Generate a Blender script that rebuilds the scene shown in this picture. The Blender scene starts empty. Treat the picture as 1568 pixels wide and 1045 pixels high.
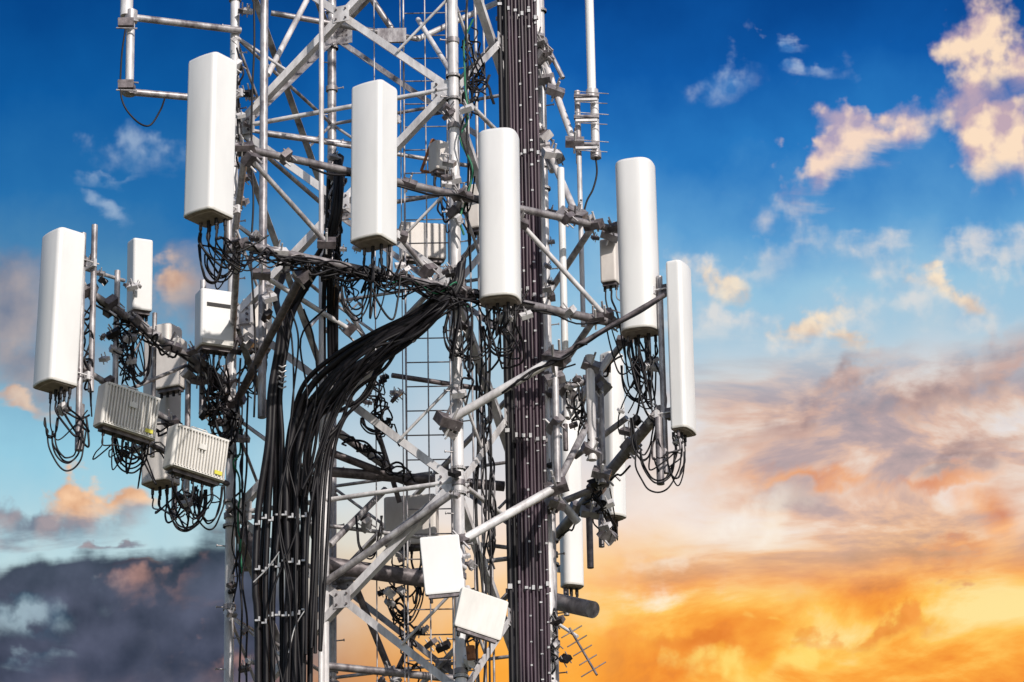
import bpy, math, random
from mathutils import Vector, Matrix
random.seed(7)
rad=math.radians
# ------------------------------------------------------------ camera (telephoto, standing on the ground, looking up)
CAM=Vector((0,-42,1.6)); FPX=5880.0
th=rad(21.0); rho=rad(1.06)
Fw=Vector((0,math.cos(th),math.sin(th)))
R0=Vector((1,0,0)); U0=Vector((0,-math.sin(th),math.cos(th)))
Rt=R0*math.cos(rho)-U0*math.sin(rho)
Up=U0*math.cos(rho)+R0*math.sin(rho)
sc=bpy.context.scene
cd=bpy.data.cameras.new("camera"); co=bpy.data.objects.new("camera",cd); sc.collection.objects.link(co)
m=Matrix((Rt,Up,-Fw)).transposed().to_4x4(); m.translation=CAM
co.matrix_world=m
cd.sensor_width=36; cd.lens=36*FPX/1568; cd.clip_start=0.5; cd.clip_end=20000
sc.camera=co
# survey helpers : sight lines measured from the photographer's spot, cut at the true depth Y
def ray(px,py): return Fw+Rt*((px-784)/FPX)+Up*((522.5-py)/FPX)
def P(px,py,Y):
    r=ray(px,py); return CAM+r*((Y-CAM.y)/r.y)
def zrow(x,y,py):
    k=(522.5-py)/FPX; dx=x-CAM.x; dy=y-CAM.y
    return CAM.z-(dx*Up.x+dy*Up.y-k*(dx*Fw.x+dy*Fw.y))/(Up.z-k*Fw.z)
def V(px,pr,Y,top,bot):
    p=P(px,pr,Y); return Vector((p.x,p.y,zrow(p.x,p.y,top))),Vector((p.x,p.y,zrow(p.x,p.y,bot)))
# ------------------------------------------------------------ materials
def s2l(c): return tuple((v/255/12.92 if v/255<=0.04045 else ((v/255+0.055)/1.055)**2.4) for v in c)
def mk(name,c1,c2,scale=6,rough=0.5,metal=0.0,stretch=(1,1,1),bump=0.0,lo=.35,hi=.65,spec=.5):
    mt=bpy.data.materials.new(name); mt.use_nodes=True; nt=mt.node_tree; b=nt.nodes['Principled BSDF']
    tc=nt.nodes.new('ShaderNodeTexCoord'); mp=nt.nodes.new('ShaderNodeMapping'); mp.inputs['Scale'].default_value=stretch
    nz=nt.nodes.new('ShaderNodeTexNoise'); nz.inputs['Scale'].default_value=scale; nz.inputs['Detail'].default_value=4
    nz.inputs['Roughness'].default_value=.65
    rp=nt.nodes.new('ShaderNodeValToRGB'); rp.color_ramp.elements[0].position=lo; rp.color_ramp.elements[1].position=hi
    rp.color_ramp.elements[0].color=(*c1,1); rp.color_ramp.elements[1].color=(*c2,1)
    nt.links.new(tc.outputs['Object'],mp.inputs[0]); nt.links.new(mp.outputs[0],nz.inputs[0]); nt.links.new(nz.outputs[0],rp.inputs[0])
    nt.links.new(rp.outputs[0],b.inputs['Base Color'])
    mr=nt.nodes.new('ShaderNodeMapRange'); mr.inputs[3].default_value=rough-.08; mr.inputs[4].default_value=min(1,rough+.12)
    nt.links.new(nz.outputs[0],mr.inputs[0]); nt.links.new(mr.outputs[0],b.inputs['Roughness'])
    b.inputs['Metallic'].default_value=metal; b.inputs['Specular IOR Level'].default_value=spec
    if bump:
        bp=nt.nodes.new('ShaderNodeBump'); bp.inputs['Strength'].default_value=bump; bp.inputs['Distance'].default_value=.01
        nt.links.new(nz.outputs[0],bp.inputs['Height']); nt.links.new(bp.outputs[0],b.inputs['Normal'])
    return mt
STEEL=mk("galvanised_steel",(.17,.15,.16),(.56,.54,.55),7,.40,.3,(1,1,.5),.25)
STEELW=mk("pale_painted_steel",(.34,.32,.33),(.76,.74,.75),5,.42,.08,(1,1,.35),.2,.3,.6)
STEELM=mk("dull_boom_steel",(.13,.11,.12),(.36,.34,.35),8,.45,.3,(1,1,.5),.25)
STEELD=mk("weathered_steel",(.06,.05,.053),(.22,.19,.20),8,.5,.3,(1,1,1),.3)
WHITE=mk("white_radome",(.69,.68,.68),(.79,.785,.78),1.6,.35,0,(1,1,.3),0,.25,.55)
CREAM=mk("cream_housing",(.60,.55,.51),(.76,.71,.67),4,.5,0,(1,1,.5),0,.3,.7)
GREYH=mk("grey_housing",(.60,.58,.55),(.74,.72,.69),5,.5,0,(1,1,.3),.1)
BASEP=mk("antenna_base_plate",(.28,.22,.19),(.46,.39,.35),9,.6,.05)
BLACK=mk("black_cable_jacket",(.004,.0035,.005),(.014,.012,.015),5,.45,0,(1,1,1),0,spec=.28)
BLACKP=mk("black_plastic",(.008,.007,.008),(.022,.019,.022),8,.55,spec=.35)
PURP=mk("aged_feeder_jacket",(.018,.009,.016),(.075,.043,.064),3,.42,0,(1,1,.3),0)
RUST=mk("rusted_bracket",(.16,.06,.03),(.42,.17,.07),14,.8,0,(1,1,1),.3)
TIE=mk("steel_cable_tie",(.35,.34,.35),(.6,.6,.6),9,.35,.4)
RED=mk("red_tape",(.18,.02,.02),(.28,.04,.03),5,.6); GREEN=mk("green_cable",(.01,.12,.06),(.02,.2,.10),5,.5)
YEL=mk("yellow_label",(.6,.55,.05),(.75,.7,.1),5,.5)
MATS=[STEEL,STEELW,STEELD,WHITE,CREAM,GREYH,BASEP,BLACK,BLACKP,PURP,RUST,TIE,RED,GREEN,YEL,STEELM]
MI={m_:i for i,m_ in enumerate(MATS)}
# ------------------------------------------------------------ mesh builder
class Mb:
    def __init__(s): s.v=[];s.f=[];s.m=[];s.s=[]
    def add(s,vs,fs,mat,smooth=False):
        o=len(s.v); s.v+= [tuple(v) for v in vs]
        for f in fs: s.f.append([i+o for i in f]); s.m.append(MI[mat]); s.s.append(smooth)
    def path(s,pts,r,mat,n=7,cap=True):
        pts=[Vector(p) for p in pts]
        if len(pts)<2: return
        t=(pts[1]-pts[0]).normalized()
        a=t.orthogonal().normalized(); vs=[];fs=[]
        for i,p in enumerate(pts):
            if i==0: tt=pts[1]-p
            elif i==len(pts)-1: tt=p-pts[i-1]
            else: tt=pts[i+1]-pts[i-1]
            if tt.length<1e-7: tt=t.copy()
            tt.normalize(); a=a-tt*a.dot(tt)
            if a.length<1e-6: a=tt.orthogonal()
            a.normalize(); b=tt.cross(a)
            for k in range(n):
                an=2*math.pi*k/n; vs.append(p+(a*math.cos(an)+b*math.sin(an))*r)
        for i in range(len(pts)-1):
            for k in range(n):
                k2=(k+1)%n; fs.append([i*n+k,i*n+k2,(i+1)*n+k2,(i+1)*n+k])
        s.add(vs,fs,mat,True)
        if cap: 
            s.add(vs[:n],[list(range(n))[::-1]],mat); s.add(vs[-n:],[list(range(n))],mat)
    def tube(s,a,b,r,mat,n=12): s.path([a,b],r,mat,n)
    def box(s,c,ax,h,mat):
        c=Vector(c); vs=[]
        for sx in(-1,1):
            for sy in(-1,1):
                for sz in(-1,1): vs.append(c+ax[0]*(sx*h[0])+ax[1]*(sy*h[1])+ax[2]*(sz*h[2]))
        fs=[[0,1,3,2],[4,6,7,5],[0,4,5,1],[2,3,7,6],[0,2,6,4],[1,5,7,3]]
        s.add(vs,fs,mat)
    def angle(s,a,b,w,mat,out):   # rolled L section from a to b, 'out' = outward normal of the tower face
        a=Vector(a);b=Vector(b); t=(b-a).normalized(); o=Vector(out); o=(o-t*o.dot(t)).normalized(); k=t.cross(o)
        c=(a+b)/2; L=(b-a).length/2
        s.box(c,(t,k,o),(L,w/2,.006),mat)
        s.box(c+k*(w/2-.0055)-o*(w/2+.0065),(t,k,o),(L-.002,.005,w/2),mat)
    def prism(s,prof,rings,T,mat,capb=None,capt=None):
        n=len(prof); vs=[]
        for z,scx,scy in rings:
            for x,y in prof: vs.append(T@Vector((x*scx,y*scy,z)))
        fs=[]
        for i in range(len(rings)-1):
            for k in range(n):
                k2=(k+1)%n; fs.append([i*n+k,i*n+k2,(i+1)*n+k2,(i+1)*n+k])
        s.add(vs,fs,mat,True)
        s.add(vs[:n],[list(range(n))[::-1]],capb or mat); s.add(vs[-n:],[list(range(n))],capt or mat)
    def obj(s,name,parent=None,T=None):
        me=bpy.data.meshes.new(name); vs=s.v
        if T is not None:
            Ti=T.inverted(); vs=[tuple(Ti@Vector(v)) for v in vs]
        me.from_pydata(vs,[],s.f)
        used=sorted(set(s.m)); mp={u:i for i,u in enumerate(used)}
        for u in used: me.materials.append(MATS[u])
        me.polygons.foreach_set('material_index',[mp[i] for i in s.m]); me.polygons.foreach_set('use_smooth',s.s)
        me.update()
        o=bpy.data.objects.new(name,me); sc.collection.objects.link(o)
        if T is not None: o.matrix_world=T
        if parent: o.parent=parent
        return o
def empty(name):
    e=bpy.data.objects.new(name,None); sc.collection.objects.link(e); return e
def cr(pts,seg=6):
    pts=[Vector(p) for p in pts]; q=[pts[0]*2-pts[1]]+pts+[pts[-1]*2-pts[-2]]; out=[]
    for i in range(1,len(q)-2):
        for j in range(seg):
            t=j/seg; a,b,c,d=q[i-1],q[i],q[i+1],q[i+2]
            out.append(.5*((2*b)+(c-a)*t+(2*a-5*b+4*c-d)*t*t+(3*b-a-3*c+d)*t*t*t))
    out.append(pts[-1]); return out
def rv(k): return Vector((random.uniform(-k,k),random.uniform(-k,k),random.uniform(-k,k)))
X,Y_,Z=Vector((1,0,0)),Vector((0,1,0)),Vector((0,0,1))
# ------------------------------------------------------------ ground
gm=mk("dry_grass_ground",(.035,.05,.018),(.12,.10,.05),.4,.9,0,(1,1,1),.4)
bpy.ops.mesh.primitive_grid_add(x_subdivisions=40,y_subdivisions=40,size=8000); g=bpy.context.object; g.name="ground"; g.data.materials.append(gm)
# ------------------------------------------------------------ lattice tower
tower=empty("lattice_tower")
LEG={'L':Vector((-3.22,-.8,0)),'F':Vector((-.62,-1.8,0)),'R':Vector((.42,.85,0)),'B':Vector((-2.2,1.8,0))}
TOPZ=27.0
legs=Mb()
for k,p in LEG.items():
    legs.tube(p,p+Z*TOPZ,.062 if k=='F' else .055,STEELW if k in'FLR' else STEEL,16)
    z=.6; i=0
    while z<TOPZ:      # step bolts
        i+=1
        d=Vector((-1,-.3,0)) if i%2 else Vector((1,-.3,0))
        d.normalize(); legs.tube(p+Z*z,p+Z*z+d*.15,.008,STEEL,6); legs.tube(p+Z*z+d*.145,p+Z*z+d*.155,.016,STEEL,6)
        if i%3==0: legs.tube(p+Z*(z-.03),p+Z*(z+.03),.075,STEELM,14)
        z+=.36
zF=[zrow(-.62,-1.8,737)+2.39*k for k in range(-8,6)]
zF=[z for z in zF if 0.4<z<TOPZ]
br=Mb(); pl=Mb()
C0=(LEG['L']+LEG['F']+LEG['R']+LEG['B'])/4
def face(a,b,w,mat,horiz):
    A,B=LEG[a],LEG[b]; out=((A+B)/2-C0).normalized(); t=(B-A).normalized()
    for i,z in enumerate(zF):
        for q,sg in((A,1),(B,-1)):
            pl.box(q+Z*z+t*(.15*sg)+out*.012,(t,Z,out),(.12,.11,.006),mat)
            pl.tube(q+Z*(z-.16),q+Z*(z-.13),.085,STEELW,14); pl.tube(q+Z*(z+.13),q+Z*(z+.16),.085,STEELW,14)
            for dz in(-.07,0,.07): pl.tube(q+Z*(z+dz)+t*(.2*sg),q+Z*(z+dz)+t*(.2*sg)+out*.045,.014,STEELD,6)
        if i<len(zF)-1:
            z2=zF[i+1]
            br.angle(A+Z*(z+.06)+t*.1+out*.03,B+Z*(z2-.06)-t*.1+out*.03,w,mat,out)
            br.angle(A+Z*(z2-.06)+t*.1-out*.03,B+Z*(z+.06)-t*.1-out*.03,w,mat,out)
            c=(A+B)/2+Z*((z+z2)/2)
            pl.box(c+out*.04,(t,Z,out),(.10,.10,.005),mat)
            for dx in(-.06,.06):
                for dz in(-.06,.06): pl.tube(c+t*dx+Z*dz+out*.03,c+t*dx+Z*dz+out*.062,.013,STEELD,6)
            if horiz: br.tube((A+Z*(z+z2)/2)+t*.05,c-t*.1,.022,mat,8); br.tube(c+t*.1,(B+Z*(z+z2)/2)-t*.05,.022,mat,8)
            # redundant members
            br.tube(A+Z*(z+(z2-z)*.5),A.lerp(B,.25)+Z*(z+(z2-z)*.25),.018,mat,8)
            br.tube(B+Z*(z+(z2-z)*.5),B.lerp(A,.25)+Z*(z+(z2-z)*.25),.018,mat,8)
        if i%2==0 : br.tube(A+Z*z,B+Z*z,.028,mat,10)
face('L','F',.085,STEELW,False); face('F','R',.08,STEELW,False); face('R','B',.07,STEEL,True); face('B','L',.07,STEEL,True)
for i,z in enumerate(zF):
    if i%2==0:
        br.tube(LEG['L']+Z*z,LEG['R']+Z*z,.026,STEEL,8); br.tube(LEG['F']+Z*z,LEG['B']+Z*z,.026,STEEL,8)
legs.obj("legs",tower); br.obj("bracing",tower); pl.obj("gusset_plates",tower)
# extra vertical poles and rods bolted inside the lattice
rods=Mb()
def vp(mb,px,pr,Y,top,bot,r,mat,n=12):
    a,b=V(px,pr,Y,top,bot); 
    if bot>1045: b.z=0.05
    mb.tube(b,a,r,mat,n); return a,b
vp(rods,403,300,-1.3,-40,640,.048,STEEL)
vp(rods,492,300,-1.45,-40,1100,.030,STEELW)
vp(rods,497,900,-1.2,640,1100,.052,STEELW)
for px,r in((616,.007),(655,.009),(575,.008),(735,.02),(748,.014),(722,.012)): vp(rods,px,500,-.3,-40,1100,r,STEEL,6)
vp(rods,833,500,.4,-40,1100,.048,STEELW); vp(rods,845,800,.5,560,1100,.04,STEEL)
# climbing ladder
a0=P(622,600,-.2); a1=P(690,600,-.2)
rods.tube((a0.x,a0.y,0.05),(a0.x,a0.y,26),.012,STEEL,8); rods.tube((a1.x,a1.y,0.05),(a1.x,a1.y,26),.012,STEEL,8)
z=.3
while z<26: rods.tube((a0.x,a0.y,z),(a1.x,a1.y,z),.008,STEELM,6); z+=.3
rods.obj("ladder_and_rods",tower)
inn=Mb()
def ln(mb,a,b,r,mat,n=10): mb.tube(P(*a),P(*b),r,mat,n)
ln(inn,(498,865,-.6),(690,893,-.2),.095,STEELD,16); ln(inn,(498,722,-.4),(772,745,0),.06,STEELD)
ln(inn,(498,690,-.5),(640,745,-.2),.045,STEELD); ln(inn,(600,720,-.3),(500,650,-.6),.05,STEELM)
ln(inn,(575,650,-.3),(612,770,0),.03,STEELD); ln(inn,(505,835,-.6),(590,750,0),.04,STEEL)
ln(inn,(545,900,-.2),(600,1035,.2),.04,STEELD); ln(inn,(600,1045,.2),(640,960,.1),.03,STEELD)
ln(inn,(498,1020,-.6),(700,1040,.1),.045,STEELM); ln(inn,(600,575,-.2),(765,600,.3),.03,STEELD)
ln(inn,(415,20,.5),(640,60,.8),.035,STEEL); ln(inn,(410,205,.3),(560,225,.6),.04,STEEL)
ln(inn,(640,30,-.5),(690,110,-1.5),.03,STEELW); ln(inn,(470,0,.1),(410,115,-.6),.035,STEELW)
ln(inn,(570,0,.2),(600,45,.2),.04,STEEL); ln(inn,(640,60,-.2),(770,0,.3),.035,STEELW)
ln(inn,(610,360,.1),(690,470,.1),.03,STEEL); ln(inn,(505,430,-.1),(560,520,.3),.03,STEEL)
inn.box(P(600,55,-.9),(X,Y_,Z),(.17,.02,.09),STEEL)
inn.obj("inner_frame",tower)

# ------------------------------------------------------------ antennas
def arc(cx,cy,r,a0,a1,n): return [(cx+r*math.cos(rad(a0+(a1-a0)*i/n)),cy+r*math.sin(rad(a0+(a1-a0)*i/n))) for i in range(n+1)]
def panel_profile(w,d,n,N=22):
    pr=[]
    if n>=4:     # boxy radome : slightly crowned face, tight corners
        r=.055; yf=-d*.72; yb=d*.28; e=.004
        pr+=arc(w/2-r,yf+r,r,-90,0,6)+[(w/2,yf+r+e),(w/2+.0,yb-.03-e)]+arc(w/2-.03,yb-.03,.03,0,90,3)+[(w/2-.034,yb),(-w/2+.034,yb)]+arc(-w/2+.03,yb-.03,.03,90,180,3)
        pr+=[(-w/2,yb-.03-e),(-w/2,yf+r+e)]+arc(-w/2+r,yf+r,r,180,270,6)
        for i in range(1,8):
            x=-w/2+r+(w-2*r)*i/8; pr.append((x,yf-.014*(1-(2*x/(w-2*r))**2)))
        return pr
    for i in range(N+1):
        a=math.pi*i/N; x=-math.cos(a); yy=math.sin(a)
        pr.append((math.copysign(abs(x)**(2/n),x)*w/2,-(abs(yy)**(2/n))*d*.72))
    for i in range(1,7):
        a=math.pi*i/7; x=math.cos(a); yy=math.sin(a)
        pr.append((math.copysign(abs(x)**(2/6),x)*w/2,(abs(yy)**(2/6))*d*.28))
    return pr
def panel(name,px,pm,top,bot,Y,rot,w,d,n=3,tilt=0,mat=WHITE,pipe=(.35,.1),nc=6):
    p=P(px,pm,Y); z0=zrow(p.x,p.y,bot); z1=zrow(p.x,p.y,top); H=z1-z0
    T=Matrix.Translation((p.x,p.y,z0))@Matrix.Rotation(rad(rot),4,'Z')@Matrix.Rotation(rad(tilt),4,'X')
    M=Mb(); pr=panel_profile(w,d,n)
    M.prism(pr,[(.026,1.0,1.0),(.04,1,1),(H*.5,1,1),(H-.05,1,1),(H-.025,.985,.97),(H-.006,.94,.88),(H,.85,.75)],T,mat)
    M.prism(pr,[(.0,.985,.98),(.004,1.006,1.008),(.022,1.010,1.012),(.029,1.010,1.012)],T,GREYH if mat is WHITE else mat,capb=BASEP)
    M.prism(pr,[(-.012,.84,.78),(-.001,.86,.82)],T,BASEP)
    out=[]
    for i in range(nc):
        x=-w*.34+w*.68*(i/(max(1,nc-1))); yy=-d*.12+(.08 if i%2 else 0)
        a=T@Vector((x,yy,-.010)); b=T@Vector((x,yy,-.09))
        M.tube(a,b,.019,BLACKP if i%3 else STEELD,10); M.tube(b,T@Vector((x,yy,-.14)),.013,BLACKP,8); out.append(T@Vector((x,yy,-.13)))
    py_=d*.28+.14
    if pipe:
        T0=Matrix.Translation((p.x,p.y,z0))@Matrix.Rotation(rad(rot),4,'Z')
        M.tube(T0@Vector((0,py_,-pipe[0])),T0@Vector((0,py_,H+pipe[1])),.036,STEEL,12)
        for zz in(H*.12,H*.86):
            ax=[(T.to_3x3()@v) for v in(X,Y_,Z)]
            M.box(T@Vector((0,d*.28+.05,zz)),ax,(.05,.055,.06),STEELD)
            M.box(T@Vector((0,d*.28+.2,zz)),ax,(.085,.02,.045),STEELW)
            for sx in(-.065,.065): M.tube(T@Vector((sx,d*.28+.02,zz)),T@Vector((sx,d*.28+.26,zz)),.009,STEELW,6)
    M.obj(name,None,T)
    return out,T,H
def box_unit(name,c,rot,w,h,d,tilt=0,roll=0,mat=GREYH,fins=0,slot=False,label=False,nc=5):
    T=Matrix.Translation(c)@Matrix.Rotation(rad(rot),4,'Z')@Matrix.Rotation(rad(roll),4,'Y')@Matrix.Rotation(rad(tilt),4,'X')
    M=Mb(); r=min(w,d)*.14; pr=[]; e=.003
    for cx,cy,a0 in((w/2-r,-d/2+r,-90),(w/2-r,d/2-r,0),(-w/2+r,d/2-r,90),(-w/2+r,-d/2+r,180)):
        a_=rad(a0); tx,ty=-math.sin(a_),math.cos(a_)
        A_=arc(cx,cy,r,a0,a0+90,4); 
        pr.append((A_[0][0]-tx*e,A_[0][1]-ty*e)); pr+=A_; b_=rad(a0+90); pr.append((A_[-1][0]-math.sin(b_)*e,A_[-1][1]+math.cos(b_)*e))
    M.prism(pr,[(-h/2,.95,.9),(-h/2+.012,.995,.99),(-h/2+.02,1,1),(-h/2+.025,1,1),(h/2-.025,1,1),(h/2-.02,1,1),(h/2-.01,.99,.98),(h/2,.95,.9)],T,mat,capb=BASEP)
    ax=[(T.to_3x3()@v) for v in(X,Y_,Z)]
    for i in range(fins):
        x=-w*.44+w*.88*i/(fins-1)
        M.box(T@Vector((x,-d/2-.016,.0)),ax,(.0065,.018,h*.455),mat)
    if fins:
        for zz in(-h/2+.02,h/2-.02): M.box(T@Vector((0,-d/2-.010,zz)),ax,(w*.47,.014,.012),mat)
        M.box(T@Vector((0,-d/2-.022,h*.12)),ax,(.05,.022,.03),mat)
        M.path([T@Vector(v) for v in((-.1,0,h/2),(-.1,0,h/2+.06),(.1,0,h/2+.06),(.1,0,h/2))],.008,mat,6)
    if slot: 
        M.box(T@Vector((0.02,-d/2-.001,h*.22)),ax,(w*.38,.006,.022),BLACKP)
        M.box(T@Vector((0,-d/2-.003,-h*.44)),ax,(w*.46,.012,.03),GREYH)
    if label: M.box(T@Vector((w*.33,-d/2-.040,-h*.36)),ax,(w*.07,.003,.022),YEL)
    out=[]
    for i in range(nc):
        x=-w*.36+w*.72*i/max(1,nc-1)
        M.tube(T@Vector((x,0,-h/2+.01)),T@Vector((x,0,-h/2-.09)),.018,BLACKP,10); out.append(T@Vector((x,0,-h/2-.08)))
    M.box(T@Vector((0,0,-h/2-.02)),ax,(w*.42,d*.3,.02),STEELD)
    M.box(T@Vector((0,d/2+.05,0)),ax,(w*.2,.05,h*.3),STEELD)
    M.obj(name,None,T)
    return out,T
A=[]
A.append(panel("panel_antenna",328,220,95,338,-4.25,-38,.41,.38,5.5,-1.2,pipe=(.28,-.15)))
A.append(panel("panel_antenna",577,260,136,377,-3.0,-32,.41,.36,4.5,-1.0,pipe=(.28,-.1)))
A.append(panel("panel_antenna",765,335,205,465,-2.05,-14,.45,.34,3.2,-1.5,pipe=(.28,-.1)))
A.append(panel("panel_antenna",979,385,254,513,-1.1,-18,.44,.36,3.0,1.0,pipe=(.3,-.1)))
B=[]
B.append(panel("panel_antenna",96,480,360,596,-2.7,-50,.38,.36,4,-2.0,pipe=(.45,.08)))
B.append(panel("panel_antenna",252,640,505,745,.8,-30,.38,.30,5,0,mat=CREAM,pipe=(.35,.1)))
Cc=[]
Cc.append(panel("panel_antenna",1038,545,407,663,-1.35,66,.36,.19,4.5,0.2,pipe=(.45,-.1)))
Cc.append(panel("panel_antenna",934,680,545,795,1.7,40,.24,.22,4,1,pipe=(.3,-.2)))
Cc.append(panel("panel_antenna",872,760,600,900,3.2,20,.27,.2,3.5,1,pipe=(.3,0)))
# small equipment
U=[]
U.append(box_unit("remote_radio_unit",P(194,633,-2.2),36,.70,.50,.2,tilt=2,roll=6,mat=GREYH,fins=17,label=True))
U.append(box_unit("remote_radio_unit",P(300,697,-1.9),36,.70,.50,.2,tilt=2,roll=6,mat=GREYH,fins=17,label=True))
U.append(box_unit("compact_panel_antenna",P(214,424,-1.7),28,.24,.84,.22,mat=WHITE,tilt=4,roll=-2,slot=False))
U.append(box_unit("remote_radio_unit",P(328,492,-1.4),24,.40,.68,.24,mat=WHITE,slot=True,tilt=0))
U.append(box_unit("remote_radio_unit",P(630,800,.6),-10,.62,.6,.22,mat=CREAM,nc=5))
U.append(box_unit("remote_radio_unit",P(647,372,.8),12,.55,.45,.2,mat=CREAM,nc=4))
U.append(box_unit("remote_radio_unit",P(676,243,-.9),35,.26,.36,.2,mat=CREAM,nc=3))
U.append(box_unit("remote_radio_unit",P(727,320,-.6),-20,.2,.55,.2,mat=CREAM,nc=3))
U.append(box_unit("remote_radio_unit",P(934,402,.6),-20,.2,.55,.18,mat=CREAM,nc=3))
U.append(box_unit("remote_radio_unit",P(392,500,-.2),15,.35,.6,.2,mat=CREAM,nc=4))
U.append(box_unit("remote_radio_unit",P(385,840,.9),0,.3,.45,.2,mat=STEELD,nc=3))
U.append(box_unit("remote_radio_unit",P(262,560,.3),-25,.34,.6,.2,mat=CREAM,nc=4))
D1=box_unit("flat_panel_antenna",P(677,866,-2.3),2,.43,.66,.07,tilt=-2,roll=-5,mat=WHITE,nc=1)
D2=box_unit("flat_panel_antenna",P(736,941,-2.35),22,.55,.46,.07,tilt=-1,roll=13,mat=GREYH,nc=1)
rb=Mb()
for a,b in(((645,262,-.9),(662,214,-.9)),((645,262,-.9),(690,268,-.9)),((662,214,-.9),(692,232,-.9))): ln(rb,a,b,.018,RUST)
ln(rb,(720,990,-2.1),(722,1010,-2.1),.05,RUST); ln(rb,(688,268,-.95),(692,232,-.95),.016,RUST)
rb.obj("rusted_clamps",tower)

# ------------------------------------------------------------ sector mounting frames
fr=empty("antenna_mounting_frame"); f=Mb()
def YA(px): return -3.95+(px-320)/655*3.25
def clamp(mb,p,k=1.0,mat=STEELD):
    a=random.uniform(0,3.1); u=Vector((math.cos(a),math.sin(a)*.6,random.uniform(-.4,.4))).normalized(); v=u.orthogonal().normalized(); w_=u.cross(v)
    mb.box(p,(u,v,w_),(.085*k,.06*k,.035*k),mat)
    for s1 in(-1,1): mb.tube(p+v*.05*s1*k-w_*.09*k,p+v*.05*s1*k+w_*.12*k,.01*k,STEEL if s1>0 else STEELW,6)
ua,ub=P(357,224,YA(357)),P(948,353,YA(948))
la,lb=P(345,370,YA(345)),P(950,497,YA(950))
f.tube(ua,ub,.043,STEELM,14); f.tube(la,lb,.05,STEELM,14)
for p_,q_ in((ua,ub),(la,lb)):
    for k in(.02,.13,.36,.44,.57,.70,.86,.98): clamp(f,p_.lerp(q_,k)+Vector((0,-.03,0)),1.0,STEELD if random.random()<.6 else STEELW)
def arm(a,b,r=.04,mat=STEEL): f.tube(a,b,r,mat,12); clamp(f,a,1.2); clamp(f,b,1.2)
L,Fg,Rg=LEG['L'],LEG['F'],LEG['R']
for (p_,q_) in((ua,ub),(la,lb)):
    zz=p_.z
    arm(Vector((L.x,L.y,zz)),p_.lerp(q_,.03)); arm(Vector((Fg.x,Fg.y,zz)),p_.lerp(q_,.58)); arm(Vector((Rg.x,Rg.y,zz)),p_.lerp(q_,.93))
arm(P(462,422,-3.2),P(362,615,-.85),.045,STEELD)
arm(P(385,245,-3.7),P(500,372,-3.0),.03,STEEL)
arm(P(795,340,-1.6),P(925,482,-.95),.03,STEELW)
arm(P(610,360,-2.5),P(655,415,-2.3),.03,STEEL)
arm(P(400,420,-2.0),P(535,505,-1.3),.03,STEELW)
a=P(686,645,-1.95);b=P(1018,452,-2.4); f.tube(a,a.lerp(b,.5),.05,STEELW,14); f.tube(a.lerp(b,.5),b,.03,STEELD,14); clamp(f,a.lerp(b,.5),1.6)
clamp(f,a,1.6)
a=P(700,832,-1.85);b=P(852,746,-1.2); f.tube(a,b,.05,STEELW,14); clamp(f,a,1.4); clamp(f,b,1.5)
a=P(690,758,-1.9);b=P(498,892,-1.3); f.tube(a,b,.042,STEEL,12)
c1,c2=P(838,838,2.4),P(1012,628,-1.2); f.tube(c1,c2,.065,STEELM,14)
c3,c4=P(836,668,2.4),P(1000,470,-1.0); f.tube(c3,c4,.04,STEEL,14)
for k in(.3,.55,.75,.97): clamp(f,c1.lerp(c2,k),1.3,STEELM); clamp(f,c3.lerp(c4,k),1.1)
arm(Rg+Z*c1.z,c1.lerp(c2,.45)); arm(Rg+Z*c3.z,c3.lerp(c4,.45))
ln(f,(850,748,-1.2),(905,640,-.4),.04,STEEL); ln(f,(850,745,-1.2),(850,560,-1.2),.035,STEELW)
ln(f,(868,640,-.4),(935,545,-.2),.045,STEELW); ln(f,(880,700,.2),(960,640,-.3),.035,STEEL)
ln(f,(848,755,0),(885,800,.2),.05,STEELW)
for px,t_,b_,Yy,r_,mm in((905,545,705,-.5,.055,STEELW),(921,570,740,-.3,.04,STEEL),(903,775,870,.4,.04,STEELD),(868,590,640,-.4,.045,STEELW),(866,650,690,-.4,.03,STEELD),
        (1010,640,742,-1.3,.045,STEELM),(890,240,500,-.3,.03,STEELW),(862,258,545,-.8,.042,WHITE),(852,575,740,-1.25,.04,STEEL)):
    vp(f,px,(t_+b_)/2,Yy,t_,b_,r_,mm)
for (px,py,Yy) in((905,560,-.5),(905,690,-.5),(921,590,-.3),(921,725,-.3),(903,785,.4),(850,580,-1.2),(850,650,-1.2),(850,770,-.9),(866,600,-.4),(884,330,-.4),(862,330,-.8),(934,360,.4),(930,820,1.5)): clamp(f,P(px,py,Yy),1.25,STEELM)
ln(f,(836,918,.9),(908,934,.3),.10,STEELM,20)
# sector B frame (left)
b1,b2=P(122,438,-2.45),P(352,590,-.75); b3,b4=P(118,560,-2.45),P(352,700,-.75)
f.tube(b1,b2,.045,STEELM,14); f.tube(b3,b4,.035,STEEL,14)
for k in(.05,.2,.36,.6,.8,.97): clamp(f,b1.lerp(b2,k),1.3); clamp(f,b3.lerp(b4,k),1.0)
b5,b6=P(150,640,-1.9),P(356,745,-.8); f.tube(b5,b6,.03,STEELD,10)
ln(f,(130,412,-2.4),(190,430,-1.8),.022,STEEL); ln(f,(190,600,-1.9),(285,560,-1.0),.022,STEEL)
for px,t_,b_,Yy,r_ in((142,345,600,-2.45,.035),(178,415,600,-1.95,.034),(122,620,690,-2.4,.05),(235,480,700,-1.4,.028),(287,560,760,-1.0,.034),(310,430,640,-.9,.034),(345,560,700,-.85,.03)):
    vp(f,px,(t_+b_)/2,Yy,t_,b_,r_,STEEL)
for _ in range(9): 
    k=random.random(); clamp(f,b1.lerp(b3,random.random()).lerp(b2,k)+rv(.1),.9,random.choice([STEELD,BLACKP,STEEL]))
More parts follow.
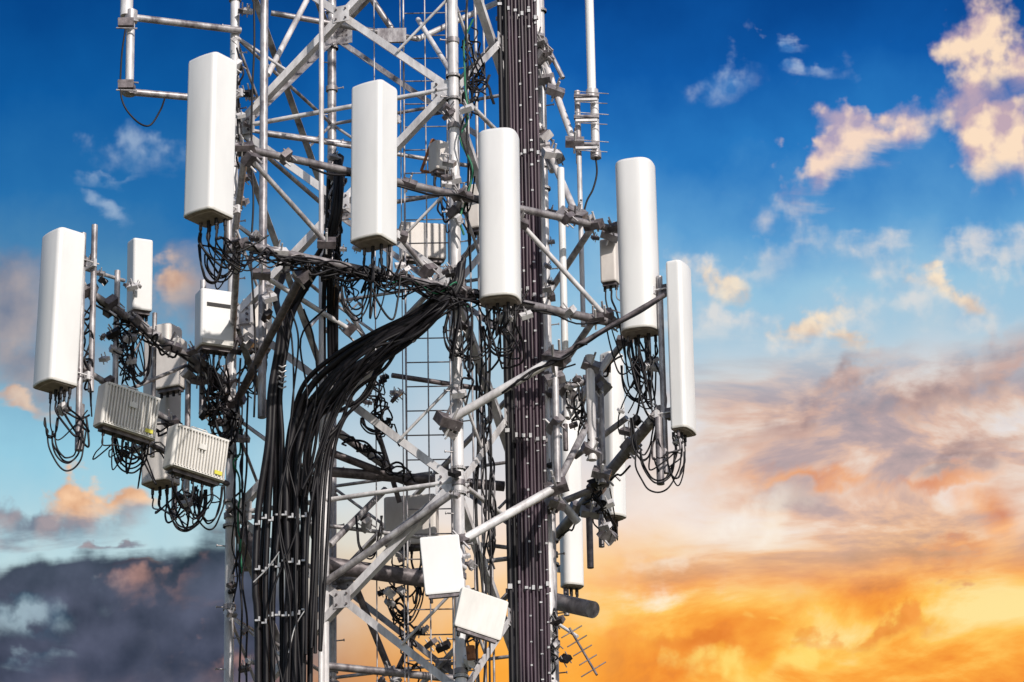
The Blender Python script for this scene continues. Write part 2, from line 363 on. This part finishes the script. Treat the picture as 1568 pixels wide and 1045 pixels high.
ln(f,(677,850,-2.2),(712,870,-1.85),.03,STEELW); ln(f,(725,930,-2.25),(716,900,-1.85),.03,STEELW)
ln(f,(862,120,.3),(832,60,.4),.03,STEEL)
f.obj("booms_and_arms",fr)

# ------------------------------------------------------------ whip antennas
w=Mb()
a,b=V(905,100,-.1,-60,138); w.tube(b,a,.052,WHITE,16); w.tube(b-Z*.1,b,.068,STEELW,16)
a2,b2_=V(911,190,-.1,138,232); w.tube(b2_,a2,.05,STEELW,16); w.tube(b2_-Z*.09,b2_,.066,STEEL,16)
c_,d_=V(885,190,-.1,140,250); w.tube(d_,c_,.036,STEEL,12)
for py in(148,180,222):
    w.box(P(898,py,-.12),(X,Y_,Z),(.15,.04,.018),STEELM); w.box(P(898,py+5,-.2),(X,Y_,Z),(.13,.02,.014),STEELW)
    ln(w,(880,py-8,-.2),(932,py-4,-.2),.006,STEEL,6); ln(w,(880,py+8,-.2),(930,py+11,-.2),.006,STEEL,6)
w.path(cr([P(912,240,-.1),P(914,265,-.1),P(908,290,-.1),P(898,310,-.1),P(890,345,-.1)]),.012,BLACK)
w.obj("whip_antenna")
w=Mb()
a,b=V(194,10,-1.5,-60,25); w.tube(b,a,.075,STEELW,16)
a,b=V(199,90,-1.5,20,142); w.tube(b,a,.05,STEELW,16); w.tube(b-Z*.03,b+Z*.08,.075,STEEL,14); w.tube(a-Z*.12,a+Z*.02,.08,STEEL,14)
ln(w,(203,27,-1.5),(368,47,-.85),.042,STEEL); ln(w,(185,140,-1.5),(300,150,-1.2),.042,STEEL); ln(w,(300,150,-1.2),(366,163,-.85),.04,STEEL)
for py in(35,130):
    w.box(P(193,py,-1.58),(X,Y_,Z),(.09,.04,.05),STEELD); ln(w,(180,py-5,-1.6),(212,py-3,-1.6),.01,STEEL,6); ln(w,(178,py+8,-1.6),(210,py+9,-1.6),.01,STEEL,6)
w.path(cr([P(192,45,-1.6),P(186,90,-1.6),P(186,150,-1.6),P(205,182,-1.6),P(228,193,-1.6),P(245,170,-1.5),P(252,152,-1.4)]),.011,BLACK)
w.obj("whip_antenna")
w=Mb()
for a,b in(((828,62,.3),(832,88,.3)),((832,90,.3),(880,222,-.1)),((828,205,.3),(882,328,-.3)),((832,225,.3),(846,262,.1))): ln(w,a,b,.042,STEELW)
for a in((832,90,.25),(833,122,.2),(850,140,.1),(880,218,-.15),(832,210,.25),(845,236,.1),(882,326,-.35),(827,70,.3)): clamp(w,P(*a),1.3,random.choice([STEELW,STEEL,STEELM]))
w.obj("outrigger_arms",fr)
# ------------------------------------------------------------ yagi antenna
yb=Mb(); a=P(872,962,-.3); b=P(914,1034,-.5); yb.tube(a,b,.014,STEELD,8)
ln(yb,(858,958,-.1),(884,975,-.35),.02,STEELW)
for k,hl in((.08,20),(.28,19),(.48,18),(.68,17),(.88,24)):
    c=a.lerp(b,k); d=(P(900,974,-.3)-P(870,992,-.4)).normalized(); yb.tube(c-d*hl/130,c+d*hl/130,.0075,STEELD,6)
yb.obj("yagi_antenna")

# ------------------------------------------------------------ feeder ladder (purple-brown coax run)
fl=empty("feeder_cable_ladder"); m1=Mb(); m2=Mb()
base=P(770,520,-.5); 
wx=(P(833,520,-.5)-base).x; NC=11
rr=[1.5,1.25,.8,.9,1.1,.8,.95,.85,1.05,.8,.9]; tot=sum(rr); xx=base.x; xs=[]
for i in range(NC):
    cw=wx*rr[i]/tot; x=xx+cw/2; xx+=cw; yy=-.5+.04*(i%2)+.02*i; xs.append((x,yy,cw))
    pts=[]; z=0.05
    while z<26.8: pts.append(Vector((x+random.uniform(-.005,.005),yy+random.uniform(-.005,.005),z))); z+=.8
    m1.path(pts,cw*.46,BLACK if i<2 else PURP,12)
m1.box((base.x+wx*.5,-.16,13.4),(X,Y_,Z),(wx*.5,.01,13.3),BLACKP)
z=.5;k=0
while z<26.5:
    k+=1
    if k%6==0:
        m2.box((base.x+wx*.5,-.22,z),(X,Y_,Z),(wx*.54,.02,.02),STEELM)
        for i in range(0,NC,2):
            x,yy,cw=xs[i]; m2.box((x,yy-cw*.5,z+random.uniform(-.05,.05)),(X,Y_,Z),(cw*.38,.010,random.uniform(.014,.03)),TIE)
    for i in(5,8,10):
        if random.random()<.2: continue
        x,yy,cw=xs[i]
        zz=z+i*.05+random.uniform(-.03,.03)
        m2.box((x,yy-cw*.46,zz),(X,Y_,Z),(cw*.32,.006,random.uniform(.006,.014)),TIE)
    z+=.30
m1.obj("feeder_cables",fl); m2.obj("ties_and_rungs",fl)

# ------------------------------------------------------------ main black cable bundle
tb=empty("cable_bundle"); c=Mb(); tk=Mb()
def cab(pts,r,jit=.02,mat=BLACK,down=False,seg=6):
    q=[P(*p)+rv(jit) for p in pts]
    if down: q=[Vector((q[0].x,q[0].y,.05)),Vector((q[0].x,q[0].y,6))]+q
    w_=cr(q,seg); c.path(w_,r,mat,8); return w_
main=[]
for i in range(12):
    x=396+i*7.3; row=-1.62 if i%2 else -1.75
    xb=x+random.uniform(-1,1)
    if i<5:
        o=i*5
        pts=[(xb-4,1060,row),(xb-2,900,row),(xb+3,780,row),(404+o*1.1+4,680,row),(416+o*.8,600,row),(424+o*.7,530,row),(432+o*.6,485,row),(440+o,460,-1.7),(462+o*1.3,415,-1.9),(488+o*.8,385,-2.3),(503+o*.8,330,-2.5),(508+o*.7,270,-2.5),(512+o*.5,238,-2.3)]
        if i==0: pts=pts[:6]+[(430,490,row),(422,455,-1.3),(432,420,-1.0)]
        if i==2: pts=pts[:6]+[(430,492,row),(436,470,-1.3),(470,440,-1.0)]
    else:
        o=(i-5)
        pts=[(xb-2,1060,row),(xb-1,900,row),(xb+1,790,row),(436+o*6,700,row),(446+o*7,640,row),(470+o*7.5,588+o*5,-1.85),(516+o*6,540+o*6,-2.0),(572+o*4,508+o*6,-2.1),(630+o*2,480+o*5,-2.2),(668+o*1,458+o*4,-2.25),(690+o*2,440,-2.25),(700+o*2,415-o*3,-2.2)]
    main.append(cab(pts,random.choice([.028,.032,.038]) if i%3 else .04,.024,down=True))
for i in range(8):
    o=i*4
    cab([(455+o,760,-1.9),(470+o,690,-1.95),(500+o,610,-2.05),(560+o,548,-2.2),(620+o,505,-2.3),(668+o,470,-2.35),(685+o,465,-2.3),(686+o,520+8*i,-2.2)],random.choice([.010,.014,.018]),.08)
for i in range(5):
    cab([(470+i*5,1000,-1.9),(476+i*5,820,-1.9),(486+i*5,700,-1.9),(512+i*4,645,-1.9),(545+i*4,605,-1.9),(585,565-i*6,-1.9),(612,525-i*5,-1.9),(650,480,-2.2)],.02,.05)
for i in range(4):   # slack strays crossing the bundle
    x=random.uniform(400,470); cab([(x,1060,-1.85),(x+random.uniform(-20,20),930,-1.9),(x+random.uniform(-15,20),800,-1.9),(x+random.uniform(0,25),700,-1.9),(x+random.uniform(10,30),610,-1.9),(x+20,520,-1.9),(x+random.uniform(0,60),470,-2.0)],.011,.04)
for i,x in enumerate((497,505,512,519)): cab([(x,640-i*15,-1.2),(x-2,560,-1.2),(x-3,470,-1.5),(x,400,-2.0),(x+4,320,-2.2),(x+6,262,-2.3)],.026,.015)
for x,y0,y1,Yy in((735,480,1060,-1.2),(742,500,1060,-1.2),(749,480,1060,-1.1),(728,560,1060,-1.2),(716,-20,420,-1.9),(388,-20,640,-1.6),(376,600,1060,-1.0),(368,550,1060,-1.0)):
    n=8; cab([(x+random.uniform(-3,3),y0+(y1-y0)*k/n,Yy) for k in range(n+1)],.012,.02)
for py in(800,872,950):     # stainless straps on the bundle
    for i in range(8):
        p=P(394+i*10.2,py+random.uniform(-7,7)-(i*1.5),-1.82)
        tk.box(p,(X,Y_,Z),(.026,.015,.010),TIE); tk.box(p+Vector((.022,-.01,.015)),(X,Y_,Z),(.010,.012,.026),TIE)
for i in range(5): tk.path([P(427,560+i*8,-1.82),P(432,563+i*8,-1.84),P(438,560+i*8,-1.82)],.010,TIE,6)
tk.path(cr([P(388,892,-1.88),P(410,870,-1.88),P(428,845,-1.9)]),.008,TIE); tk.path(cr([P(442,1000,-1.9),P(452,960,-1.9),P(470,930,-1.9)]),.007,TIE)
for pw in main[6:]:
    for k in range(2):
        j=random.randint(len(pw)//2,len(pw)-12); q0=pw[j]; q1=pw[j]+(pw[j+1]-pw[j]).normalized()*.04
        tk.path([q0,q1],.042,random.choice([RED,STEELM,BLACKP,BLACKP]),8)
c.obj("black_feeders",tb); tk.obj("straps_and_tape",tb)

# ------------------------------------------------------------ jumper cables and clutter
c=Mb()
def jumper(s,e,sag,r=.0105,mat=BLACK):
    lat=rv(.17); lat.z=0
    d=abs(sag)
    pts=[s,s-Z*.12,s.lerp(e,.2)+lat*.6-Z*d*.75,s.lerp(e,.5)+lat-Z*d,s.lerp(e,.8)+lat*.5-Z*d*.5,e]
    c.path(cr(pts,7),r,mat,6)
def cluster(starts,anchor,n2=1,sag=.45,spread=.2):
    for s in starts:
        for k in range(n2):
            jumper(s+rv(.01),anchor+Vector((random.uniform(-spread,spread),random.uniform(-.1,.1),random.uniform(-.15,.2))),random.uniform(.2,1)*sag,random.choice([.008,.010,.0125]),random.choice([BLACK]*14+[STEELM]))
for i,(o,T,H) in enumerate(A):
    k=[.02,.36,.70,.98][i]; an=la.lerp(lb,k)+Vector((.2 if i in(0,1) else .05,.0,.0))
    cluster(o,an,1,[.75,.8,.55,.75][i]); cluster(o[::2],an,1,[.6,.6,.4,.6][i])
cluster(A[3][0],P(975,600,-.9),1,.5,.12); cluster(A[3][0],P(1000,640,-1.2),1,.3,.1); cluster(A[3][0][::2],P(955,650,-.6),1,.35,.1)
cluster(A[2][0],P(760,560,-1.6),1,.3,.15); cluster(A[0][0],P(375,395,-3.6),1,.35,.15); cluster(A[1][0],P(560,440,-2.8),1,.3,.12)
cluster(B[0][0],P(132,640,-2.45),1,.6,.06); cluster(B[1][0],P(290,770,.2),1,.5,.1)
cluster(Cc[0][0],P(1003,690,-1.3),1,.5,.04); cluster(Cc[1][0],P(925,770,1),1,.2,.1)
cluster(U[0][0],P(200,690,-1.9),2,.45,.2); cluster(U[1][0],P(300,765,-1.6),2,.45,.2)
cluster(U[2][0],P(185,540,-1.8),1,.5,.15); cluster(U[2][0],P(205,590,-1.8),1,.3,.1); cluster(U[3][0],P(330,620,-1.0),2,.4,.2)
cluster(U[4][0],P(620,900,.3),2,.4,.2); cluster(U[8][0],P(940,480,.3),1,.3,.1); cluster(U[9][0],P(375,600,-.6),2,.4,.2); cluster(U[6][0],P(690,330,-1.2),2,.4,.1)
def wander(a,b,n,amp,r=.0115,mat=BLACK,off=Vector((0,-.06,-.05))):
    for _ in range(n):
        N=9; t0=random.uniform(0,.35); t1=random.uniform(.6,1)
        pts=[a.lerp(b,t0+(t1-t0)*k/N)+off+rv(amp)+Z*(-amp*random.random()) for k in range(N+1)]
        c.path(cr(pts,4),r*random.uniform(.75,1.25),random.choice([mat]*34+[STEELM,GREEN]),6)
wander(la,lb,7,.06); wander(la,la.lerp(lb,.4),7,.1); wander(la.lerp(lb,.25),la.lerp(lb,.75),7,.1)
wander(ua,ub,1,.04)
wander(P(690,640,-2.0),P(1018,450,-2.45),2,.03,.013); wander(c1,c2,2,.08); wander(b1,b2,3,.09); wander(b3,b4,4,.12); wander(b5,b6,2,.1); wander(c3,c4,2,.06)
for a,b,n,am in(((366,560,-.95),(362,1045,-.95),4,.06),((366,40,-.95),(372,400,-.95),2,.05),((716,0,-1.9),(714,450,-1.9),2,.08),((714,450,-1.95),(716,640,-1.95),2,.08),
    ((740,480,-1.0),(755,1045,-1.0),5,.08),((720,40,-1.5),(735,200,-1.5),5,.12),((515,250,-2.3),(510,420,-2.3),5,.09),((505,380,-2.3),(545,480,-2.8),5,.12),
    ((600,880,-.1),(640,1040,-.1),5,.12),((720,880,-1.7),(726,1045,-1.7),3,.1),((845,920,.4),(850,1045,.4),3,.05),((320,540,-1),(350,700,-.9),8,.15),((180,450,-1.9),(200,620,-1.9),6,.14),((130,440,-2.4),(135,640,-2.4),4,.08),
    ((560,560,-.6),(600,680,-.5),6,.13),((500,660,-.8),(640,730,-.3),5,.09),((865,560,-.5),(915,700,-.4),4,.12),((905,730,0),(925,790,.4),2,.08)):
    wander(P(*a),P(*b),n,am,.0105,off=Vector((0,-.05,0)))
def loop(px,py,Y,w_,h_,n=3,r=.010):
    for _ in range(n):
        k=random.uniform(.75,1.15); pts=[]
        for j in range(9):
            a=math.pi*j/8; pts.append(P(px-w_*k*math.cos(a)+random.uniform(-2,2),py+h_*k*math.sin(a),Y+random.uniform(-.03,.03)))
        c.path(cr(pts,4),r,BLACK,6)
for q in((324,375,-4.1,20,62,3),(338,390,-3.9,26,45,2),(575,640,-.8,24,26,4),(545,430,-2.9,22,58,3),(700,500,-2.2,22,45,3),(722,520,-2.1,30,30,2),(103,660,-2.6,26,55,4),(78,640,-2.6,10,30,2),
    (200,672,-1.9,28,50,4),(285,750,-1.6,30,60,3),(320,745,-1.5,22,60,3),(985,640,-1.2,18,60,3),(1008,690,-1.4,32,58,3),(1035,692,-1.4,15,48,2),(975,560,-.9,26,60,3),(768,500,-1.9,30,45,4),
    (565,790,-.6,18,60,2),(730,115,-1.8,22,30,2),(732,160,-1.8,24,-38,2),(712,270,-1.9,16,60,1),(620,900,-.2,25,50,3),(215,530,-1.8,16,60,3),(345,620,-1,22,60,4)): loop(*q)
c.obj("jumper_cables")
k_=Mb()
def litter(px,py,Y,w_,h_,n,s=.9,mats=(BLACKP,STEELD,STEEL,STEELW)):
    for _ in range(max(2,int(n*.7))): clamp(k_,P(px+random.uniform(-w_,w_),py+random.uniform(-h_,h_),Y+random.uniform(-.1,.1)),s*random.uniform(.5,1.05),random.choice(mats))
for q in((372,180,-1.0,14,40,7),(372,45,-1.0,10,30,4),(375,300,-1.1,12,40,5),(365,500,-.95,8,50,4),(362,680,-.95,10,60,7),(358,860,-.95,10,90,7),(375,990,-.9,10,50,5),(364,100,-.95,6,60,4),
    (700,150,-1.95,16,30,5),(698,260,-1.95,10,20,3),(697,440,-2.2,18,40,7),(702,340,-2.0,10,40,3),(705,560,-1.9,10,60,3),(690,740,-1.95,14,20,4),(690,660,-1.95,16,20,4),(720,1000,-1.85,12,40,5),(715,880,-1.8,10,40,4),
    (515,260,-2.3,14,20,6),(535,400,-2.9,14,20,4),(615,412,-2.5,8,8,2),(400,362,-3.6,12,10,4),(690,280,-2.2,12,15,4),(780,480,-1.9,30,10,5),
    (832,200,.2,8,60,6),(832,60,.2,8,60,6),(846,300,.1,8,60,4),(838,400,.2,6,120,7),(836,700,.3,8,150,9),(852,985,.4,14,50,7),(600,920,-.2,24,20,8),(600,1030,0,30,14,6),(660,980,-.8,30,20,6),
    (190,460,-1.9,22,40,8),(140,430,-2.4,18,30,6),(185,540,-1.9,18,40,6),(150,540,-2.3,14,50,4),(310,560,-1.0,24,25,9),(330,620,-.9,24,50,9),(285,770,-1.1,24,14,6),(200,690,-1.8,24,14,6),(98,640,-2.6,14,14,4),
    (985,550,-1.1,20,20,5),(975,640,-.9,26,30,6),(1035,680,-1.4,10,8,3),(925,780,.8,16,30,4),(905,640,-.3,30,60,7),(870,580,-.6,14,14,4),(590,600,-.4,30,25,9),(560,800,-.2,10,10,3),(610,850,.2,22,20,6),(400,470,-1.5,14,40,6),(385,540,-1.3,14,40,5),(905,345,-.2,14,30,3),(920,740,-.1,8,8,3)): litter(*q)
k_.obj("cable_clamps",fr)

# ------------------------------------------------------------ sun
SE,SA=rad(34),rad(29)
sd=Vector((math.sin(SA)*math.cos(SE),-math.cos(SA)*math.cos(SE),math.sin(SE)))
sl=bpy.data.lights.new("sun",'SUN'); sl.energy=3.9; sl.angle=rad(.8); sl.color=(1,.93,.85)
so=bpy.data.objects.new("sun",sl); sc.collection.objects.link(so); so.rotation_euler=sd.to_track_quat('Z','Y').to_euler(); so.location=(10,-30,40)
# ------------------------------------------------------------ sky (world)
W=bpy.data.worlds.new("World"); sc.world=W; W.use_nodes=True; nt=W.node_tree; nt.nodes.clear(); N=nt.nodes.new; Lk=nt.links.new
try: W.cycles.sampling_method='NONE'    # smooth sky: plain path sampling is enough
except Exception: pass
def setin(s,v):
    if isinstance(v,(int,float)): s.default_value=v
    elif isinstance(v,tuple): s.default_value=v if len(v)==len(s.default_value) else (*v,1)
    else: Lk(v,s)
def mth(op,a,b=0,cl=False):
    n=N('ShaderNodeMath'); n.operation=op; n.use_clamp=cl; setin(n.inputs[0],a); setin(n.inputs[1],b)
    return n.outputs[0]
def sst(v,lo,hi,o0=0.,o1=1.):
    n=N('ShaderNodeMapRange'); n.interpolation_type='SMOOTHSTEP'; setin(n.inputs[0],v)
    for i,x in enumerate((lo,hi,o0,o1)): n.inputs[i+1].default_value=x
    return n.outputs[0]
def mixc(f_,a,b):
    n=N('ShaderNodeMix'); n.data_type='RGBA'; setin(n.inputs[0],f_); setin(n.inputs[6],a); setin(n.inputs[7],b); return n.outputs[2]
def ramp(v,st):
    n=N('ShaderNodeValToRGB'); setin(n.inputs[0],v); e=n.color_ramp.elements
    while len(e)<len(st): e.new(.5)
    for el,(p,c__) in zip(e,sorted(st)): el.position=p; el.color=(*s2l(c__),1)
    return n.outputs[0]
tc=N('ShaderNodeTexCoord'); nm=N('ShaderNodeVectorMath'); nm.operation='NORMALIZE'; Lk(tc.outputs['Generated'],nm.inputs[0])
sx=N('ShaderNodeSeparateXYZ'); Lk(nm.outputs[0],sx.inputs[0])
az=mth('MULTIPLY',mth('ARCTAN2',sx.outputs[0],sx.outputs[1]),57.2958); el=mth('MULTIPLY',mth('ARCSINE',sx.outputs[2]),57.2958)
def dg(px,py):
    d=ray(px,py).normalized(); return math.degrees(math.atan2(d.x,d.y)),math.degrees(math.asin(d.z))
PPD=102.6
cx=N('ShaderNodeCombineXYZ'); Lk(az,cx.inputs[0]); Lk(el,cx.inputs[1]); uv=cx.outputs[0]
def noise(vec,scale,loc=(0,0,0),scl=(1,1,1),rot=0,det=6,rough=.55,dist=0.):
    mp=N('ShaderNodeMapping'); mp.inputs['Location'].default_value=loc; mp.inputs['Scale'].default_value=scl; mp.inputs['Rotation'].default_value=(0,0,rot); setin(mp.inputs[0],vec)
    n=N('ShaderNodeTexNoise'); n.noise_dimensions='2D'; n.inputs['Scale'].default_value=scale; n.inputs['Detail'].default_value=det; n.inputs['Roughness'].default_value=rough; n.inputs['Distortion'].default_value=dist
    Lk(mp.outputs[0],n.inputs[0]); return n.outputs['Fac']
elB,elT=dg(784,1045)[1],dg(784,0)[1]
n1=noise(uv,.55,(0,0,0),det=5,rough=.52); n1o=noise(uv,.55,(.12,-.22,0),det=2,rough=.5)
n2=noise(uv,1.3,(5,2,0),det=4,rough=.5); n2o=noise(uv,1.3,(5.12,1.8,0),det=3,rough=.5)
ns=noise(uv,.6,(2,7,0),(.5,1.35,1),rad(-14),det=6,rough=.57,dist=.3); nso=noise(uv,.6,(2.1,6.8,0),(.5,1.35,1),rad(-14),det=3,rough=.55,dist=.3)
elw=mth('ADD',el,mth('MULTIPLY',mth('SUBTRACT',n1,.5),1.6))
tn=N('ShaderNodeMapRange'); Lk(elw,tn.inputs[0]); tn.inputs[1].default_value=elB; tn.inputs[2].default_value=elT; t=tn.outputs[0]
# warped coordinates give the clouds ragged outlines
w1=mth('MULTIPLY',mth('SUBTRACT',n1,.5),2.0); w2=mth('MULTIPLY',mth('SUBTRACT',ns,.5),1.5); w3=mth('MULTIPLY',mth('SUBTRACT',n2,.5),.8)
cw=N('ShaderNodeCombineXYZ'); Lk(mth('ADD',w1,w3),cw.inputs[0]); Lk(mth('SUBTRACT',w2,w3),cw.inputs[1])
va=N('ShaderNodeVectorMath'); va.operation='ADD'; Lk(uv,va.inputs[0]); Lk(cw.outputs[0],va.inputs[1]); uvw=va.outputs[0]
def st(d): return [(1-p/1045,c__) for p,c__ in d]
baseL=ramp(t,st([(1045,(110,105,122)),(930,(175,180,190)),(850,(190,218,224)),(700,(150,203,224)),(560,(115,165,196)),(430,(80,138,180)),(300,(38,112,174)),(150,(14,90,160)),(0,(6,70,138))]))
baseR=ramp(t,st([(1045,(254,170,60)),(970,(255,184,84)),(880,(252,210,158)),(790,(246,228,216)),(680,(212,214,220)),(570,(178,204,220)),(460,(150,195,222)),(350,(92,158,210)),(240,(40,120,192)),(120,(16,90,168)),(0,(8,70,142))]))
col=mixc(sst(az,dg(250,500)[0],dg(800,500)[0]),baseL,baseR)
prev=[None]
def blobs(lst):
    base_=uvw
    if prev[0] is not None:   # evaluate the cloud layers one after another (keeps the shader small in memory)
        k=N('ShaderNodeVectorMath'); k.operation='MULTIPLY_ADD'; Lk(prev[0],k.inputs[0]); k.inputs[1].default_value=(1e-6,1e-6,0); Lk(uvw,k.inputs[2]); base_=k.outputs[0]
    o=None
    for px,py,rx,ry,ro in lst:
        a_,e_=dg(px,py); mp=N('ShaderNodeMapping'); mp.vector_type='TEXTURE'; mp.inputs['Location'].default_value=(a_,e_,0); mp.inputs['Scale'].default_value=(rx/PPD,ry/PPD,1); mp.inputs['Rotation'].default_value=(0,0,rad(ro)); Lk(base_,mp.inputs[0])
        ln_=N('ShaderNodeVectorMath'); ln_.operation='LENGTH'; Lk(mp.outputs[0],ln_.inputs[0])
        o=ln_.outputs['Value'] if o is None else mth('MINIMUM',o,ln_.outputs['Value'])
    return mth('SUBTRACT',1,mth('MULTIPLY',o,.5),True)
def layer(col,bl,nz,nzo,cd_,cb,k=1.3,lo=.42,hi=.68,op=1.,rel=4.):
    b=blobs(bl); dens=mth('ADD',b,mth('MULTIPLY',mth('SUBTRACT',nz,.5),k))
    al=mth('MULTIPLY',sst(dens,lo,hi),op)
    al=mth('MULTIPLY',al,sst(b,0.0,.35))
    sh=mth('ADD',mth('MULTIPLY',mth('SUBTRACT',nz,nzo),rel),.5,True)
    r_=mixc(al,col,mixc(sh,s2l(cd_),s2l(cb))); prev[0]=r_
    return r_
# --- left side
col=layer(col,[(20,470,120,100,0),(60,560,150,60,0),(290,480,90,60,30)],n1,n1o,(120,122,140),(185,168,162),1.1,.3,.95,.8)
col=layer(col,[(270,445,50,26,20),(30,620,70,16,0)],n2,n2o,(215,165,130),(245,205,170),1.2,.35,.95,.7)
col=layer(col,[(225,225,80,34,0),(190,270,60,16,10),(170,338,44,16,-30)],n2,n2o,(100,145,190),(175,195,218),1.8,.4,1.25,.6)
col=layer(col,[(60,790,150,26,0),(185,828,36,12,0)],n2,n2o,(105,110,130),(160,140,145),1.4,.3,.9,.85)
col=layer(col,[(150,765,110,20,-2),(230,880,40,10,0)],n2,n2o,(220,165,125),(250,205,165),1.5,.35,.95,.95)
col=layer(col,[(70,985,250,100,0),(150,915,210,56,0),(340,960,140,100,0)],n1,n1o,(26,40,58),(84,90,112),1.0,.28,.7,.97,3.)
col=layer(col,[(300,900,90,30,15),(350,1000,50,40,0)],n2,n2o,(105,92,106),(205,155,140),1.5,.4,1.05,.6)
col=layer(col,[(60,955,110,30,10),(40,1010,60,20,0)],n2,n2o,(60,95,118),(175,200,212),2.0,.5,1.35,.7)
# --- lower right sunset field
low=sst(el,dg(1200,950)[1],dg(1200,790)[1],1.,0.); side=sst(az,dg(760,800)[0],dg(1060,800)[0])
oc=ramp(ns,[(.30,(205,112,58)),(.40,(242,142,54)),(.49,(253,168,66)),(.58,(255,200,94)),(.70,(255,232,158))])
col=mixc(mth('MULTIPLY',mth('MULTIPLY',low,side),.92),col,oc)
midz=mth('MULTIPLY',mth('MULTIPLY',sst(el,dg(1200,930)[1],dg(1200,800)[1]),sst(el,dg(1200,640)[1],dg(1200,500)[1],1.,0.)),sst(az,dg(900,800)[0],dg(1150,800)[0]))
mc=ramp(ns,[(.30,(125,108,120)),(.40,(172,140,140)),(.47,(225,175,145)),(.53,(238,210,190)),(.6,(240,228,222)),(.7,(250,242,236))])
col=mixc(mth('MULTIPLY',midz,.72),col,mc)
col=layer(col,[(1230,650,120,30,18),(1400,610,170,36,14),(1540,560,90,46,10),(1290,590,70,26,40),(1480,700,110,24,8)],ns,nso,(118,108,122),(200,165,155),1.8,.3,.95,.8,5)
col=layer(col,[(1250,735,130,16,-4),(1440,740,130,18,8),(1420,850,170,20,10),(1540,790,70,50,0)],ns,nso,(215,128,86),(252,180,115),2.0,.35,1.0,.8,5)
col=layer(col,[(1160,795,90,30,5),(1010,870,110,36,0)],n1,n1o,(248,222,190),(255,248,236),1.6,.35,1.0,.7)
col=layer(col,[(1060,990,70,22,0),(1340,960,90,14,5)],n2,n2o,(225,125,50),(245,150,70),1.2,.3,.9,.75)
col=layer(col,[(1110,1030,90,24,0),(1250,1000,90,20,5),(1180,940,80,12,0)],n2,n2o,(255,188,72),(255,225,120),1.5,.35,1.05,.75)
# --- upper right
col=layer(col,[(1250,500,90,44,20),(1340,400,150,30,-35),(1460,460,120,36,-5),(1540,400,80,40,0),(1150,400,150,30,10),(1130,480,120,30,0)],n2,n2o,(165,193,216),(235,226,218),1.6,.3,1.15,.7)
col=layer(col,[(1125,425,32,24,0),(1240,490,50,26,10),(1290,510,40,20,-30),(1450,445,70,14,-20)],n2,n2o,(225,195,170),(252,230,200),1.5,.35,1.0,.85)
col=layer(col,[(1130,110,52,34,0),(1235,125,34,20,0),(1210,80,26,14,0)],n2,n2o,(90,145,205),(190,205,225),2.0,.4,1.25,.75)
col=layer(col,[(1325,215,72,46,15),(1275,265,50,30,10),(1300,190,50,30,0)],n2,n2o,(180,165,188),(252,222,198),1.3,.32,.9,.95,5)
col=layer(col,[(1480,130,84,76,0),(1540,200,76,76,0),(1540,80,70,60,0)],n2,n2o,(195,170,182),(255,226,196),1.2,.30,.86,.97,5)
sky=N('ShaderNodeTexSky'); sky.sky_type='NISHITA'; sky.sun_disc=False; sky.sun_elevation=SE; sky.sun_rotation=math.atan2(sd.x,sd.y)
bgN=N('ShaderNodeBackground'); Lk(sky.outputs[0],bgN.inputs[0]); bgN.inputs[1].default_value=.105
bgC=N('ShaderNodeBackground'); Lk(col,bgC.inputs[0]); bgC.inputs[1].default_value=1.0
mask=mth('MULTIPLY',sst(mth('ABSOLUTE',az),35,70,1.,0.),sst(el,34,55,1.,0.))
ms=N('ShaderNodeMixShader'); Lk(mask,ms.inputs[0]); Lk(bgN.outputs[0],ms.inputs[1]); Lk(bgC.outputs[0],ms.inputs[2])
ow=N('ShaderNodeOutputWorld'); Lk(ms.outputs[0],ow.inputs[0])
sc.view_settings.view_transform='Standard'; sc.view_settings.look='None'; sc.view_settings.exposure=0
